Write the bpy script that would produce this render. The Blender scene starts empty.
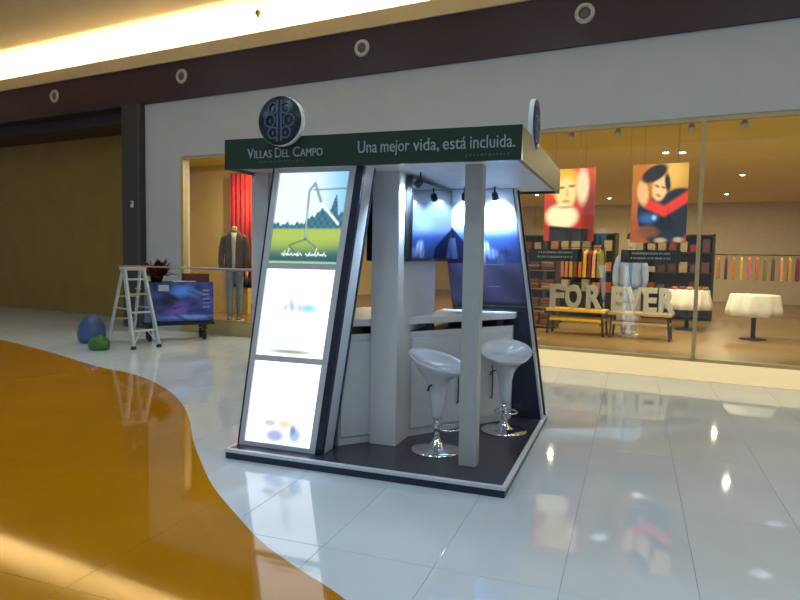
import bpy, bmesh, math, random
from mathutils import Vector, Matrix
random.seed(7)
PI = math.pi
C = bpy.context.scene.collection
scene = bpy.context.scene

# ------------------------------------------------------------------ camera
YAW, PITCH, ROLL = -0.34643, 0.06833, 0.01733
CAM = Vector((2.9933, -4.2413, 1.6253))
fw = Vector((math.sin(YAW)*math.cos(PITCH), math.cos(YAW)*math.cos(PITCH), -math.sin(PITCH)))
r0 = Vector((math.cos(YAW), -math.sin(YAW), 0)); u0 = r0.cross(fw)
rv = r0*math.cos(ROLL) + u0*math.sin(ROLL); uv = -r0*math.sin(ROLL) + u0*math.cos(ROLL)
cam_data = bpy.data.cameras.new('camera'); cam_data.sensor_width = 36.0
cam_data.lens = 643.66*36.0/800.0
cam = bpy.data.objects.new('camera', cam_data); C.objects.link(cam)
M3 = Matrix((rv, uv, -fw)).transposed()
cam.matrix_world = Matrix.Translation(CAM) @ M3.to_4x4()
scene.camera = cam
# ------------------------------------------------------------------ view + ambient
scene.view_settings.view_transform = 'Standard'
scene.view_settings.look = 'None'
scene.view_settings.gamma = 1.0
scene.view_settings.exposure = 0.0
scene.view_settings.use_curve_mapping = False
world = bpy.data.worlds.new('mall_ambient'); scene.world = world
world.use_nodes = True
wb = world.node_tree.nodes['Background']
wb.inputs[0].default_value = (0.80, 0.90, 1.0, 1); wb.inputs[1].default_value = 0.30
HALL_W = 43.0        # watts of each added, unseen hall lamp
COVE_W = 30.0        # watts per metre of the cove strip
SHOP_W = 62.0        # watts of each shop downlight
SPOT_W = 95.0

# ------------------------------------------------------------------ materials
MATS = {}
def mat(name, col, rough=0.5, metal=0.0, ior=1.5, noise=0.06, nscale=12.0, bump=0.0, bscale=60.0, emit=None, estr=0.0, coat=0.0, stretch=None):
    if name in MATS: return MATS[name]
    m = bpy.data.materials.new(name); m.use_nodes = True
    nt = m.node_tree; b = nt.nodes['Principled BSDF']
    b.inputs['Roughness'].default_value = rough; b.inputs['Metallic'].default_value = metal
    b.inputs['IOR'].default_value = ior
    b.inputs['Coat Weight'].default_value = coat
    tc = nt.nodes.new('ShaderNodeTexCoord'); src = tc.outputs['Object']
    if stretch:
        mp = nt.nodes.new('ShaderNodeMapping'); mp.inputs['Scale'].default_value = stretch
        nt.links.new(src, mp.inputs['Vector']); src = mp.outputs['Vector']
    if noise > 0:
        nz = nt.nodes.new('ShaderNodeTexNoise'); nz.inputs['Scale'].default_value = nscale; nz.inputs['Detail'].default_value = 4
        nt.links.new(src, nz.inputs['Vector'])
        cr = nt.nodes.new('ShaderNodeValToRGB')
        cr.color_ramp.elements[0].position = 0.3; cr.color_ramp.elements[1].position = 0.7
        cr.color_ramp.elements[0].color = tuple(max(0, c*(1-noise)) for c in col[:3]) + (1,)
        cr.color_ramp.elements[1].color = tuple(min(1, c*(1+noise)) for c in col[:3]) + (1,)
        nt.links.new(nz.outputs['Fac'], cr.inputs['Fac']); nt.links.new(cr.outputs['Color'], b.inputs['Base Color'])
    else:
        b.inputs['Base Color'].default_value = tuple(col[:3]) + (1,)
    if bump > 0:
        n2 = nt.nodes.new('ShaderNodeTexNoise'); n2.inputs['Scale'].default_value = bscale; n2.inputs['Detail'].default_value = 3
        nt.links.new(src, n2.inputs['Vector'])
        bp = nt.nodes.new('ShaderNodeBump'); bp.inputs['Strength'].default_value = bump; bp.inputs['Distance'].default_value = 0.01
        nt.links.new(n2.outputs['Fac'], bp.inputs['Height']); nt.links.new(bp.outputs['Normal'], b.inputs['Normal'])
    if emit:
        b.inputs['Emission Color'].default_value = tuple(emit[:3]) + (1,); b.inputs['Emission Strength'].default_value = estr
    MATS[name] = m
    return m
def print_mat(name, estr=0.0, rough=0.35, coat=0.0):
    """flat print: colour from the mesh's own colour attribute; backlit when estr > 0"""
    if name in MATS: return MATS[name]
    m = bpy.data.materials.new(name); m.use_nodes = True
    nt = m.node_tree; b = nt.nodes['Principled BSDF']
    at = nt.nodes.new('ShaderNodeAttribute'); at.attribute_name = 'ink'
    b.inputs['Roughness'].default_value = rough; b.inputs['Coat Weight'].default_value = coat
    if estr > 0:
        nt.links.new(at.outputs['Color'], b.inputs['Emission Color']); b.inputs['Emission Strength'].default_value = estr
        b.inputs['Base Color'].default_value = (0.05, 0.05, 0.05, 1)
    else:
        nt.links.new(at.outputs['Color'], b.inputs['Base Color'])
    MATS[name] = m
    return m
def glass_mat(name, tint=(0.93, 0.97, 0.96), ior=1.55):
    m = bpy.data.materials.new(name); m.use_nodes = True
    nt = m.node_tree; nt.nodes.clear()
    o = nt.nodes.new('ShaderNodeOutputMaterial'); mx = nt.nodes.new('ShaderNodeMixShader')
    lw = nt.nodes.new('ShaderNodeLayerWeight'); lw.inputs['Blend'].default_value = 0.5
    pw = nt.nodes.new('ShaderNodeMath'); pw.operation = 'POWER'; pw.inputs[1].default_value = 5.0
    fr = nt.nodes.new('ShaderNodeMath'); fr.operation = 'MULTIPLY_ADD'; fr.inputs[1].default_value = 0.95; fr.inputs[2].default_value = 0.05
    nt.links.new(lw.outputs['Facing'], pw.inputs[0]); nt.links.new(pw.outputs[0], fr.inputs[0])
    tr = nt.nodes.new('ShaderNodeBsdfTransparent'); tr.inputs['Color'].default_value = tint + (1,)
    gl = nt.nodes.new('ShaderNodeBsdfGlossy'); gl.inputs['Roughness'].default_value = 0.0
    nt.links.new(fr.outputs[0], mx.inputs[0]); nt.links.new(tr.outputs[0], mx.inputs[1]); nt.links.new(gl.outputs[0], mx.inputs[2])
    nt.links.new(mx.outputs[0], o.inputs['Surface'])
    MATS[name] = m
    return m

# polished tiles with faint cloudy variation
TILE = mat('polished_tile', (0.64, 0.72, 0.80), rough=0.035, ior=1.62, noise=0.05, nscale=1.3)
GROUT = mat('grout', (0.34, 0.37, 0.40), rough=0.8)
GOLD = mat('gold_marble', (0.47, 0.190, 0.004), rough=0.05, ior=1.5, noise=0.06, nscale=1.1)
GOLDGROUT = mat('gold_joint', (0.22, 0.12, 0.02), rough=0.6)
WALLW = mat('wall_paint', (0.50, 0.51, 0.515), rough=0.7, noise=0.03, nscale=2)
PURPLE = mat('aubergine_paint', (0.034, 0.013, 0.021), rough=0.45, noise=0.08)
CREAM = mat('cream_paint', (0.55, 0.46, 0.28), rough=0.6, noise=0.03)
COVEW = mat('cove_white', (0.85, 0.80, 0.68), rough=0.7, noise=0.02)
CEIL = mat('ceiling_paint', (0.60, 0.48, 0.28), rough=0.75, noise=0.03)
DARKCOL = mat('dark_column_laminate', (0.045, 0.038, 0.036), rough=0.4, noise=0.1)
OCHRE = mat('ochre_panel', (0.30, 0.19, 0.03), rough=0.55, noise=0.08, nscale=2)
NAVY = mat('navy_laminate', (0.012, 0.018, 0.045), rough=0.3, noise=0.15)
DECK = mat('dark_deck_laminate', (0.042, 0.036, 0.052), rough=0.28, noise=0.35, nscale=9, stretch=(1, 9, 1))
ALU = mat('brushed_aluminium', (0.62, 0.66, 0.72), rough=0.32, metal=0.85, noise=0.04, nscale=40)
GREYP = mat('grey_frame_paint', (0.58, 0.63, 0.71), rough=0.4, noise=0.03)
WHITEL = mat('white_laminate', (0.66, 0.68, 0.72), rough=0.35, noise=0.02)
GREEN = mat('dark_green_fascia', (0.006, 0.030, 0.016), rough=0.3, noise=0.1)
SIDEP = mat('cream_side_panel', (0.22, 0.175, 0.085), rough=0.5, noise=0.03)
LETTER = mat('silver_letter', (0.36, 0.40, 0.43), rough=0.35, metal=0.2, noise=0.0)
LETTERD = mat('dull_silver_letter', (0.07, 0.10, 0.11), rough=0.4, metal=0.2, noise=0.0)
BLACK = mat('black_plastic', (0.008, 0.009, 0.012), rough=0.3, noise=0.1)
SCREEN = mat('tv_glass', (0.004, 0.005, 0.010), rough=0.03, ior=1.9, noise=0.0, coat=1.0)
ABS = mat('white_abs', (0.66, 0.69, 0.76), rough=0.12, noise=0.0, coat=0.5)
CHROME = mat('chrome', (0.78, 0.80, 0.84), rough=0.06, metal=1.0, noise=0.0)
RUBBER = mat('rubber', (0.015, 0.015, 0.017), rough=0.7)
EMBLEM = mat('emblem_blue_grey', (0.085, 0.12, 0.20), rough=0.4, noise=0.05)
DISCF = mat('disc_face', (0.010, 0.016, 0.026), rough=0.3, noise=0.1)
DISCR = mat('disc_rim', (0.72, 0.80, 0.86), rough=0.3, noise=0.0)
LADDER = mat('ladder_aluminium', (0.52, 0.60, 0.66), rough=0.4, metal=0.5, noise=0.05)
BRASS = mat('yellow_rung', (0.45, 0.34, 0.12), rough=0.5, noise=0.05)
SHOPWALL = mat('shop_wall', (0.74, 0.58, 0.26), rough=0.7, noise=0.04, nscale=2)
SHOPCEIL = mat('shop_ceiling', (0.86, 0.67, 0.17), rough=0.8, noise=0.03, nscale=2)
SHOPFLOOR = mat('shop_floor_wood', (0.26, 0.155, 0.055), rough=0.3, noise=0.2, nscale=5, stretch=(1, 8, 1))
PLINTH = mat('cream_stone_plinth', (0.80, 0.68, 0.44), rough=0.4, noise=0.04)
GLOWBAND = mat('cream_band_painted_glow', (0.80, 0.68, 0.44), rough=0.4, noise=0.04, emit=(1.0,.72,.32), estr=0.55)  # emission stands in for lamp light falling on the plain cream plinth
FRAME = mat('tan_window_frame', (0.50, 0.38, 0.18), rough=0.4, noise=0.04)
GLASS = glass_mat('shop_glass')

# ------------------------------------------------------------------ mesh helpers
class MB:
    def __init__(s): s.v = []; s.f = []; s.sm = []
    def add(s, vs, fs, smooth=False):
        o = len(s.v); s.v += [Vector(v) for v in vs]; s.f += [tuple(i+o for i in f) for f in fs]; s.sm += [smooth]*len(fs); return s
    def box(s, x0, x1, y0, y1, z0, z1):
        return s.hexa([(x0,y0),(x1,y0),(x1,y1),(x0,y1)], z0, z1)
    def hexa(s, poly, z0, z1): return s.prism(poly, z0, z1)
    def prism(s, poly, z0, z1):
        n = len(poly)
        vs = [(x,y,z0) for x,y in poly] + [(x,y,z1) for x,y in poly]
        fs = [tuple(reversed(range(n))), tuple(range(n,2*n))] + [(i,(i+1)%n,n+(i+1)%n,n+i) for i in range(n)]
        return s.add(vs, fs)
    def hull8(s, a, b):
        """two quads a (4 points) and b (4 points): a solid between"""
        return s.add(list(a)+list(b), [(3,2,1,0),(4,5,6,7),(0,1,5,4),(1,2,6,5),(2,3,7,6),(3,0,4,7)])
    def bar(s, p, q, w, h, up=(0,0,1)):
        p, q = Vector(p), Vector(q); d = (q-p).normalized(); up = Vector(up)
        if abs(d.dot(up)) > 0.98: up = Vector((0,1,0)) if abs(d.y) < 0.9 else Vector((1,0,0))
        a = d.cross(up).normalized()*w/2; b = a.cross(d).normalized()*h/2
        A = [p-a-b, p+a-b, p+a+b, p-a+b]; B = [q-a-b, q+a-b, q+a+b, q-a+b]
        return s.hull8(A, B)
    def tube(s, path, radii, n=10, close=False, caps=True):
        path = [Vector(p) for p in path]; m = len(path)
        if not hasattr(radii, '__len__'): radii = [radii]*m
        rings = []; prev = None
        for i in range(m):
            if close: d = path[(i+1)%m]-path[i-1]
            else: d = path[min(i+1,m-1)]-path[max(i-1,0)]
            d.normalize()
            if prev is None:
                up = Vector((0,0,1)) if abs(d.z) < 0.9 else Vector((1,0,0))
                a = d.cross(up).normalized()
            else:
                a = (prev - d*prev.dot(d)).normalized()
            prev = a; b = d.cross(a)
            rings.append([path[i]+(a*math.cos(2*PI*k/n)+b*math.sin(2*PI*k/n))*radii[i] for k in range(n)])
        vs = [v for r in rings for v in r]; fs = []
        for i in range(m if close else m-1):
            j = (i+1) % m
            fs += [(i*n+k, i*n+(k+1)%n, j*n+(k+1)%n, j*n+k) for k in range(n)]
        if caps and not close: fs += [tuple(reversed(range(n))), tuple(range((m-1)*n, m*n))]
        return s.add(vs, fs, True)
    def lathe(s, prof, c=(0,0,0), n=28, fn=None):
        vs = []; fs = []; m = len(prof)
        for i,(r,z) in enumerate(prof):
            for k in range(n):
                a = 2*PI*k/n; p = Vector((r*math.cos(a), r*math.sin(a), z))
                if fn: p = fn(p, a, i)
                vs.append(p+Vector(c))
        for i in range(m-1):
            fs += [(i*n+k, i*n+(k+1)%n, (i+1)*n+(k+1)%n, (i+1)*n+k) for k in range(n)]
        fs += [tuple(reversed(range(n))), tuple(range((m-1)*n, m*n))]
        return s.add(vs, fs, True)
    def loft(s, rings, n=16):
        """rings: (centre, rx, ry) horizontal ellipses"""
        vs = []; fs = []; m = len(rings)
        for c, rx, ry in rings:
            for k in range(n):
                a = 2*PI*k/n; vs.append(Vector(c)+Vector((rx*math.cos(a), ry*math.sin(a), 0)))
        for i in range(m-1):
            fs += [(i*n+k, i*n+(k+1)%n, (i+1)*n+(k+1)%n, (i+1)*n+k) for k in range(n)]
        fs += [tuple(reversed(range(n))), tuple(range((m-1)*n, m*n))]
        return s.add(vs, fs, True)
    def xf(s, M):
        s.v = [M @ v for v in s.v]; return s
    def mesh(s, name, m, bevel=0.0):
        me = bpy.data.meshes.new(name); me.from_pydata([tuple(v) for v in s.v], [], s.f)
        me.polygons.foreach_set('use_smooth', s.sm)
        bm = bmesh.new(); bm.from_mesh(me)
        bmesh.ops.recalc_face_normals(bm, faces=bm.faces)
        if bevel > 0:
            bmesh.ops.bevel(bm, geom=[e for e in bm.edges], offset=bevel, segments=1, affect='EDGES', clamp_overlap=True)
        bm.to_mesh(me); bm.free()
        if m: me.materials.append(m)
        return me
    def build(s, name, m, parent=None, bevel=0.0):
        return link(name, s.mesh(name, m, bevel), parent)
def link(name, me, parent=None):
    o = bpy.data.objects.new(name, me); C.objects.link(o)
    if parent is not None:
        o.parent = parent
    return o
def empty(name, loc=(0,0,0), rz=0.0):
    o = bpy.data.objects.new(name, None); C.objects.link(o)
    o.empty_display_size = 0.1
    o.location = loc; o.rotation_euler = (0,0,rz)
    return o
def tag(o, label, cat=None, group=None, kind=None):
    o['label'] = label
    if cat: o['category'] = cat
    if group: o['group'] = group
    if kind: o['kind'] = kind
    return o
def struct(o, label=None):
    o['kind'] = 'structure'
    if label: o['label'] = label
    return o
def copy_tree(o, parent=None):
    c = o.copy(); C.objects.link(c); c.parent = parent
    for ch in list(o.children): copy_tree(ch, c)
    return c
def picture(name, o, du, dv, nu, nv, fn, m, parent=None):
    """a flat print on the parallelogram o + u*du + v*dv; fn(u, v) gives its linear colour"""
    o, du, dv = Vector(o), Vector(du), Vector(dv)
    vs = [tuple(o+du*(i/nu)+dv*(j/nv)) for j in range(nv+1) for i in range(nu+1)]
    fs = [(j*(nu+1)+i, j*(nu+1)+i+1, (j+1)*(nu+1)+i+1, (j+1)*(nu+1)+i) for j in range(nv) for i in range(nu)]
    me = bpy.data.meshes.new(name); me.from_pydata(vs, [], fs)
    ca = me.color_attributes.new('ink', 'FLOAT_COLOR', 'POINT')
    buf = []
    for j in range(nv+1):
        for i in range(nu+1):
            c = fn(i/nu, j/nv); buf += [max(0,c[0]), max(0,c[1]), max(0,c[2]), 1.0]
    ca.data.foreach_set('color', buf)
    me.materials.append(m)
    return link(name, me, parent)
def text_mesh(name, body, size, M, m, parent=None, depth=0.004, spacing=1.0, width=None, sx=1.0, bold=0.0):
    cu = bpy.data.curves.new(name, 'FONT'); cu.body = body; cu.size = size; cu.extrude = depth; cu.space_character = spacing; cu.offset = bold
    cu.resolution_u = 3
    t = bpy.data.objects.new(name, cu); C.objects.link(t)
    dg = bpy.context.evaluated_depsgraph_get(); dg.update()
    me = bpy.data.meshes.new_from_object(t.evaluated_get(dg))
    bpy.data.objects.remove(t); bpy.data.curves.remove(cu)
    xs = [v.co.x for v in me.vertices]
    w = max(xs)-min(xs); x0 = min(xs)
    k = (width/w) if width else sx
    for v in me.vertices:
        v.co = M @ Vector(((v.co.x-x0)*k, v.co.y, v.co.z))
    me.name = name; me.materials.clear(); me.materials.append(m)
    return link(name, me, parent)
FRONT = Matrix(((1,0,0,0),(0,0,-1,0),(0,1,0,0),(0,0,0,1)))   # text plane x,y -> world x,z facing -y
def smooth(a, b, x):
    t = min(1, max(0, (x-a)/(b-a))); return t*t*(3-2*t)
def mix(a, b, t): return tuple(p+(q-p)*t for p, q in zip(a, b))
def blob(u, v, cu, cv, ru, rv, soft=0.25, rot=0.0):
    du, dv = u-cu, v-cv
    if rot: du, dv = du*math.cos(rot)+dv*math.sin(rot), -du*math.sin(rot)+dv*math.cos(rot)
    d = math.hypot(du/ru, dv/rv); return 1-smooth(1-soft, 1+soft, d)
def seg(u, v, a, b, w):
    ax, ay = a; bx, by = b; dx, dy = bx-ax, by-ay
    t = max(0, min(1, ((u-ax)*dx+(v-ay)*dy)/(dx*dx+dy*dy))); d = math.hypot(u-ax-t*dx, v-ay-t*dy)
    return 1-smooth(w*0.6, w*1.4, d)

# frame of the shop front: s along it, t into the shop
O2 = Vector((1.71, 5.66)); UL = math.hypot(1, 0.137)
SU = Vector((1/UL, -0.137/UL)); SN = Vector((0.137/UL, 1/UL))
SROT = math.atan2(SU.y, SU.x)
def W(s, t, z=0.0):
    p = O2 + SU*s + SN*t; return Vector((p.x, p.y, z))
MW = Matrix.Translation((O2.x, O2.y, 0)) @ Matrix.Rotation(SROT, 4, 'Z')   # (s, t, z) -> world
def sbox(s0, s1, t0, t1, z0, z1): return MB().box(s0, s1, t0, t1, z0, z1).xf(MW)

# ================================================================== FLOOR
FARTILE = bpy.data.materials.new('far_tile_grid'); FARTILE.use_nodes = True
_nt = FARTILE.node_tree; _b = _nt.nodes['Principled BSDF']; _b.inputs['Roughness'].default_value = .05; _b.inputs['IOR'].default_value = 1.62
_tc = _nt.nodes.new('ShaderNodeTexCoord'); _mp = _nt.nodes.new('ShaderNodeMapping'); _mp.inputs['Location'].default_value = (-2.07+.645*40, 1.10+1.29*20, 0)
_br = _nt.nodes.new('ShaderNodeTexBrick'); _br.offset = 0.0; _br.squash = 1.0
_br.inputs['Color1'].default_value = (.64,.72,.80,1); _br.inputs['Color2'].default_value = (.63,.71,.79,1); _br.inputs['Mortar'].default_value = (.34,.37,.40,1)
_br.inputs['Scale'].default_value = 1.0; _br.inputs['Mortar Size'].default_value = .004; _br.inputs['Brick Width'].default_value = .645; _br.inputs['Row Height'].default_value = 1.29
_nt.links.new(_tc.outputs['Object'], _mp.inputs['Vector']); _nt.links.new(_mp.outputs['Vector'], _br.inputs['Vector']); _nt.links.new(_br.outputs['Color'], _b.inputs['Base Color'])
base = MB().box(-34, 14, -14, 14, -0.2, -0.004).build('floor', FARTILE)
struct(base, 'polished pale grey tile floor of the mall hall')
TW, TD = 0.645, 1.29
curve = [(-16.0,4.9),(-12.0,4.75),(-8.5,4.35),(-6.0,3.55),(-4.09,2.77),(-3.3,2.55),(-2.72,2.28),(-2.1,1.88),(-1.5,1.38),(-1.0,.86),(-.55,.33),(-.14,-.11),(.3,-.55),(.8,-.96),(1.12,-1.2),(1.44,-1.38),(1.78,-1.56),(2.15,-1.85),(2.35,-2.2),(2.45,-2.8),(2.4,-3.6),(2.0,-5.0)]
def catmull(pts, k=6):
    out = []
    for i in range(len(pts)-1):
        p0 = pts[max(i-1,0)]; p1 = pts[i]; p2 = pts[i+1]; p3 = pts[min(i+2,len(pts)-1)]
        for j in range(k):
            t = j/k
            out.append(tuple(0.5*((2*b)+(-a+c)*t+(2*a-5*b+4*c-d)*t*t+(-a+3*b-3*c+d)*t**3) for a,b,c,d in zip(p0,p1,p2,p3)))
    return out+[pts[-1]]
region = catmull(curve) + [(-16.0,-5.0)]
def inside(p, poly):
    x, y = p; c = False; n = len(poly)
    for i in range(n):
        x1,y1 = poly[i]; x2,y2 = poly[i-1]
        if (y1 > y) != (y2 > y) and x < (x2-x1)*(y-y1)/(y2-y1)+x1: c = not c
    return c
def clip(poly, axis, val, keep_less):
    out = []; n = len(poly)
    for i in range(n):
        a, b = poly[i], poly[(i+1)%n]
        ia = (a[axis] <= val) == keep_less or a[axis] == val; ib = (b[axis] <= val) == keep_less or b[axis] == val
        if ia: out.append(a)
        if ia != ib and a[axis] != b[axis]:
            t = (val-a[axis])/(b[axis]-a[axis]); out.append(tuple(p+(q-p)*t for p,q in zip(a,b)))
    return out
def in_view(x, y, m=160):
    d = Vector((x,y,0))-CAM; k = d.dot(fw)
    if k < 0.3: return False
    px = 400+643.66*d.dot(rv)/k; py = 300-643.66*d.dot(uv)/k
    return -m < px < 800+m and py < 600+m*2
tile_me = MB().box(-TW/2+.0012, TW/2-.0012, -TD/2+.0012, TD/2-.0012, -.012, 0).mesh('tile', TILE, bevel=0.0015)
X0, Y0 = 2.07, -1.10
ntile = 0
for i in range(-24, 11):
    for j in range(-4, 7):
        cx, cy = X0+(i+.5)*TW, Y0+(j+.5)*TD
        cs = [(cx+a*TW/2, cy+b*TD/2) for a in (-1,0,1) for b in (-1,0,1)]
        if all(inside(c, region) for c in cs): continue
        if all((Vector(c)-O2).dot(SN) > (0.0 if (Vector(c)-O2).dot(SU) > -8.5 else 3) for c in cs): continue
        if not any(in_view(*c) for c in cs): continue
        t = link('tile', tile_me, base); t.location = (cx, cy, 0); ntile += 1
GT = 1.29
for i in range(-14, 4):
    for j in range(-6, 6):
        x0, x1 = X0+i*GT-.3, X0+(i+1)*GT-.3; y0, y1 = Y0+j*GT+.43, Y0+(j+1)*GT+.43
        if not any(in_view(x, y) for x in (x0,(x0+x1)/2,x1) for y in (y0,(y0+y1)/2,y1)): continue
        g = .0012
        p = clip(clip(clip(clip(region,0,x0+g,False),0,x1-g,True),1,y0+g,False),1,y1-g,True)
        q = []
        for a in p:
            if not q or math.hypot(a[0]-q[-1][0], a[1]-q[-1][1]) > 1e-4: q.append(a)
        if len(q) < 3: continue
        area = abs(sum(q[k-1][0]*q[k][1]-q[k][0]*q[k-1][1] for k in range(len(q))))/2
        if area < 0.002: continue
        bm = bmesh.new(); vs = [bm.verts.new((a[0],a[1],.0012)) for a in q]; f = bm.faces.new(vs)
        bmesh.ops.triangulate(bm, faces=[f])
        ex = bmesh.ops.extrude_face_region(bm, geom=list(bm.faces))
        bmesh.ops.translate(bm, verts=[e for e in ex['geom'] if isinstance(e, bmesh.types.BMVert)], vec=(0,0,-.0032))
        bmesh.ops.recalc_face_normals(bm, faces=bm.faces)
        me = bpy.data.meshes.new('inlay_tile'); bm.to_mesh(me); bm.free(); me.materials.append(GOLD)
        link('inlay_tile', me, base)

# ================================================================== SHOP FRONT WALL, FASCIA, CEILING
SL, SR = -7.53, 7.4          # ends of the glazed opening
wall = MB()
wall.box(-8.54, SL, 0, .25, 0, 4.70); wall.box(SL, SR, 0, .25, 3.56, 4.70); wall.box(SR, 12, 0, .25, 0, 4.70)
struct(wall.xf(MW).build('wall_back', WALLW), 'off-white painted shop front wall above the glazing')
struct(sbox(-34, 12, -.06, .30, 4.69, 5.44).build('trim_1', PURPLE), 'deep aubergine fascia band with round ports')
struct(sbox(-34, 12, -.10, .05, 5.44, 5.70).build('trim_2', CREAM), 'cream lip of the lit ceiling cove')
struct(sbox(-34, 12, .05, .45, 5.40, 5.44).build('trim_3', COVEW), 'cove shelf behind the cream lip')
struct(sbox(-34, 12, .45, .60, 5.30, 6.5).build('wall_cove', COVEW), 'white cove wall washed by hidden strip light')
struct(sbox(-34, 12, -18, .60, 6.24, 6.4).build('ceiling', CEIL), 'warm beige hall ceiling beside the cove')
# hidden strip lamp in the cove: profile + light
for k in range(8):
    s0 = -33.3+k*5.6
    st = tag(sbox(s0, s0+5.4, .12, .17, 5.44, 5.475).build('led_strip', mat('led_diffuser', (.9,.85,.7), emit=(1,.80,.42), estr=4.0)), 'thin warm strip lamp lying in the ceiling cove', 'strip lamp', 'strip lamps end to end in the cove')
    ld = bpy.data.lights.new('cove_light', 'AREA'); ld.shape = 'RECTANGLE'; ld.size = 5.4; ld.size_y = 0.06
    ld.energy = COVE_W*5.4; ld.color = (1.0, 0.84, 0.56)
    lo = bpy.data.objects.new('cove_light', ld); C.objects.link(lo); lo.parent = st
    c = W(s0+2.7, .22, 5.50)
    # aims up and towards the hall
    d = (Vector((SN.x*0.25, SN.y*0.25, 1))).normalized()
    lo.matrix_world = Matrix.Translation(c) @ (Vector((0,0,-1)).rotation_difference(d)).to_matrix().to_4x4() @ Matrix.Rotation(SROT, 4, 'Z')
# left: dark column, recess and neighbouring ochre wall
cl = MB().box(-9.12, -8.54, -.12, .3, 0, 4.70).xf(MW).build('wall_column', DARKCOL); struct(cl, 'dark brown column at the end of the white wall')
MB().box(-8.62, -8.58, -.135, -.12, 0, 4.68).xf(MW).build('edge_strip', mat('bronze_strip', (.10,.085,.075), rough=.35), cl)
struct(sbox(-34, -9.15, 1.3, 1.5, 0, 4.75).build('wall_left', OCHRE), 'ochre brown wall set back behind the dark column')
struct(sbox(-34, -9.0, .3, 1.3, 4.45, 4.75).build('trim_4', PURPLE), 'dark soffit over the recess')
sw = empty('intercom', W(-8.80, -.12, 2.62), SROT); tag(sw, 'small white wall unit on the dark column', 'intercom')
MB().box(-.035,.035,-.03,0,-.07,.07).build('housing', WHITEL, sw, .006)
MB().box(-.02,.02,-.036,-.03,.01,.04).build('grille', BLACK, sw)
# round ports in the fascia
port = None
PORTS = ((-7.41,'nearest the dark column over white wall'),(-3.21,'second from the dark column over white wall'),(.50,'third from the dark column over white wall'),(4.4,'fourth from the dark column over white wall'),(-11.4,'over the ochre recess'))
for s_, where in PORTS:
    if port is None:
        port = empty('fascia_port'); tag(port, 'round grey rimmed port set in the aubergine fascia', 'air port', 'round ports along the fascia')
        prof = [(.085,0),(.085,.02),(.10,.032),(.135,.03),(.145,.0)]
        n = 28; ring = MB(); vs = []; fs = []
        for i,(r,z) in enumerate(prof):
            for k in range(n): a = 2*PI*k/n; vs.append((r*math.cos(a), -z, r*math.sin(a)))
        for i in range(len(prof)-1): fs += [(i*n+k, i*n+(k+1)%n, (i+1)*n+(k+1)%n, (i+1)*n+k) for k in range(n)]
        ring.add(vs, fs, True).build('rim', mat('port_rim', (.42,.42,.40), rough=.4), port)
        core = MB().lathe([(.083,-.004),(.083,.008),(.05,.016),(.02,.016)], n=24).xf(Matrix.Rotation(PI/2,4,'X')); core.build('nozzle', mat('port_core', (.10,.11,.11), rough=.5), port)
        p_ = port
    else: p_ = copy_tree(port)
    p_['label'] = 'round port in the aubergine fascia, '+where
    p_.location = W(s_, -.061, 5.13); p_.rotation_euler = (0,0,SROT)
# small spot hanging in the bright cove
sp = empty('ceiling_spotlight', W(-5.52, .0, 6.24), SROT); tag(sp, 'small dark spotlight hanging from the ceiling in the bright cove glow', 'spotlight')
MB().tube([(0,0,0),(0,0,-.10)], .012, 8).build('stem', ALU, sp)
MB().lathe([(.02,-.10),(.05,-.12),(.055,-.16),(.03,-.2),(.015,-.23)], n=14).build('head', mat('bronze_metal', (.07,.06,.045), rough=.6), sp)

# unseen hall lamps, added to light the floor and walls
dl = None
for (x, y) in [(-8,2.5),(-4,1.8),(0,1.2),(4,.6),(-8,-2),(-4,-2.4),(0,-2.8),(4,-3.2),(7.5,-1),(-4,-6.5),(0,-6.8),(4,-7)]:
    if dl is None:
        dl = empty('added_fill_downlight'); tag(dl, 'added unseen fill lamp recessed in the beige hall ceiling', 'downlight', 'added hall ceiling fill lamps')
        MB().lathe([(.16,-.002),(.20,-.012),(.21,0)], n=24).build('bezel', WHITEL, dl)
        MB().lathe([(.005,-.014),(.155,-.014),(.16,-.008)], n=24).build('lens', mat('hall_lens', (.9,.9,.9), emit=(.86,.94,1), estr=6), dl)
        L = bpy.data.lights.new('downlight', 'AREA'); L.shape = 'DISK'; L.size = .5; L.energy = HALL_W; L.color = (.64,.85,1.0)
        lo = bpy.data.objects.new('lamp', L); C.objects.link(lo); lo.parent = dl; lo.location = (0,0,-.03)
        d_ = dl
    else: d_ = copy_tree(dl)
    d_.location = (x, y, 6.24)

# ================================================================== SHOP SHELL
FZ = .25
struct(sbox(-9.05, 9, .06, 15, -.1, FZ).build('floor_shop', SHOPFLOOR), 'warm wooden floor inside the shop')
struct(sbox(SL, -2.7, -.02, .06, 0, FZ-.005).build('trim_6', FRAME), 'plain tan plinth under the window of the brown jacket display')
pl = sbox(-2.7, SR, -.02, .06, 0, FZ-.005).build('trim_5', GLOWBAND); struct(pl, 'cream plinth band with painted-in glow under the shop glazing')
struct(sbox(-9.05, 9, .25, 15.2, 3.62, 3.75).build('ceiling_shop', SHOPCEIL), 'ochre lit shop ceiling')
struct(sbox(-9.05, 9, 15, 15.2, 0, 3.75).build('wall_shop_rear', mat('shop_rear_paint', (.62,.52,.36), rough=.7)), 'pale rear wall of the shop')
struct(sbox(8.9, 9.1, .25, 15, 0, 3.7).build('wall_shop_right', SHOPWALL), 'cream side wall of the shop')
struct(sbox(-9.15, -9.05, .25, 15, 0, 3.7).build('wall_shop_left', SHOPWALL), 'cream side wall of the shop by the partition')
struct(sbox(-9.05, -7.15, 1.6, 1.7, FZ, 3.62).build('wall_partition', mat('ochre_partition', (.84,.57,.15), rough=.6, noise=.05, nscale=2)), 'ochre partition behind the brown jacket display')
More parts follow.
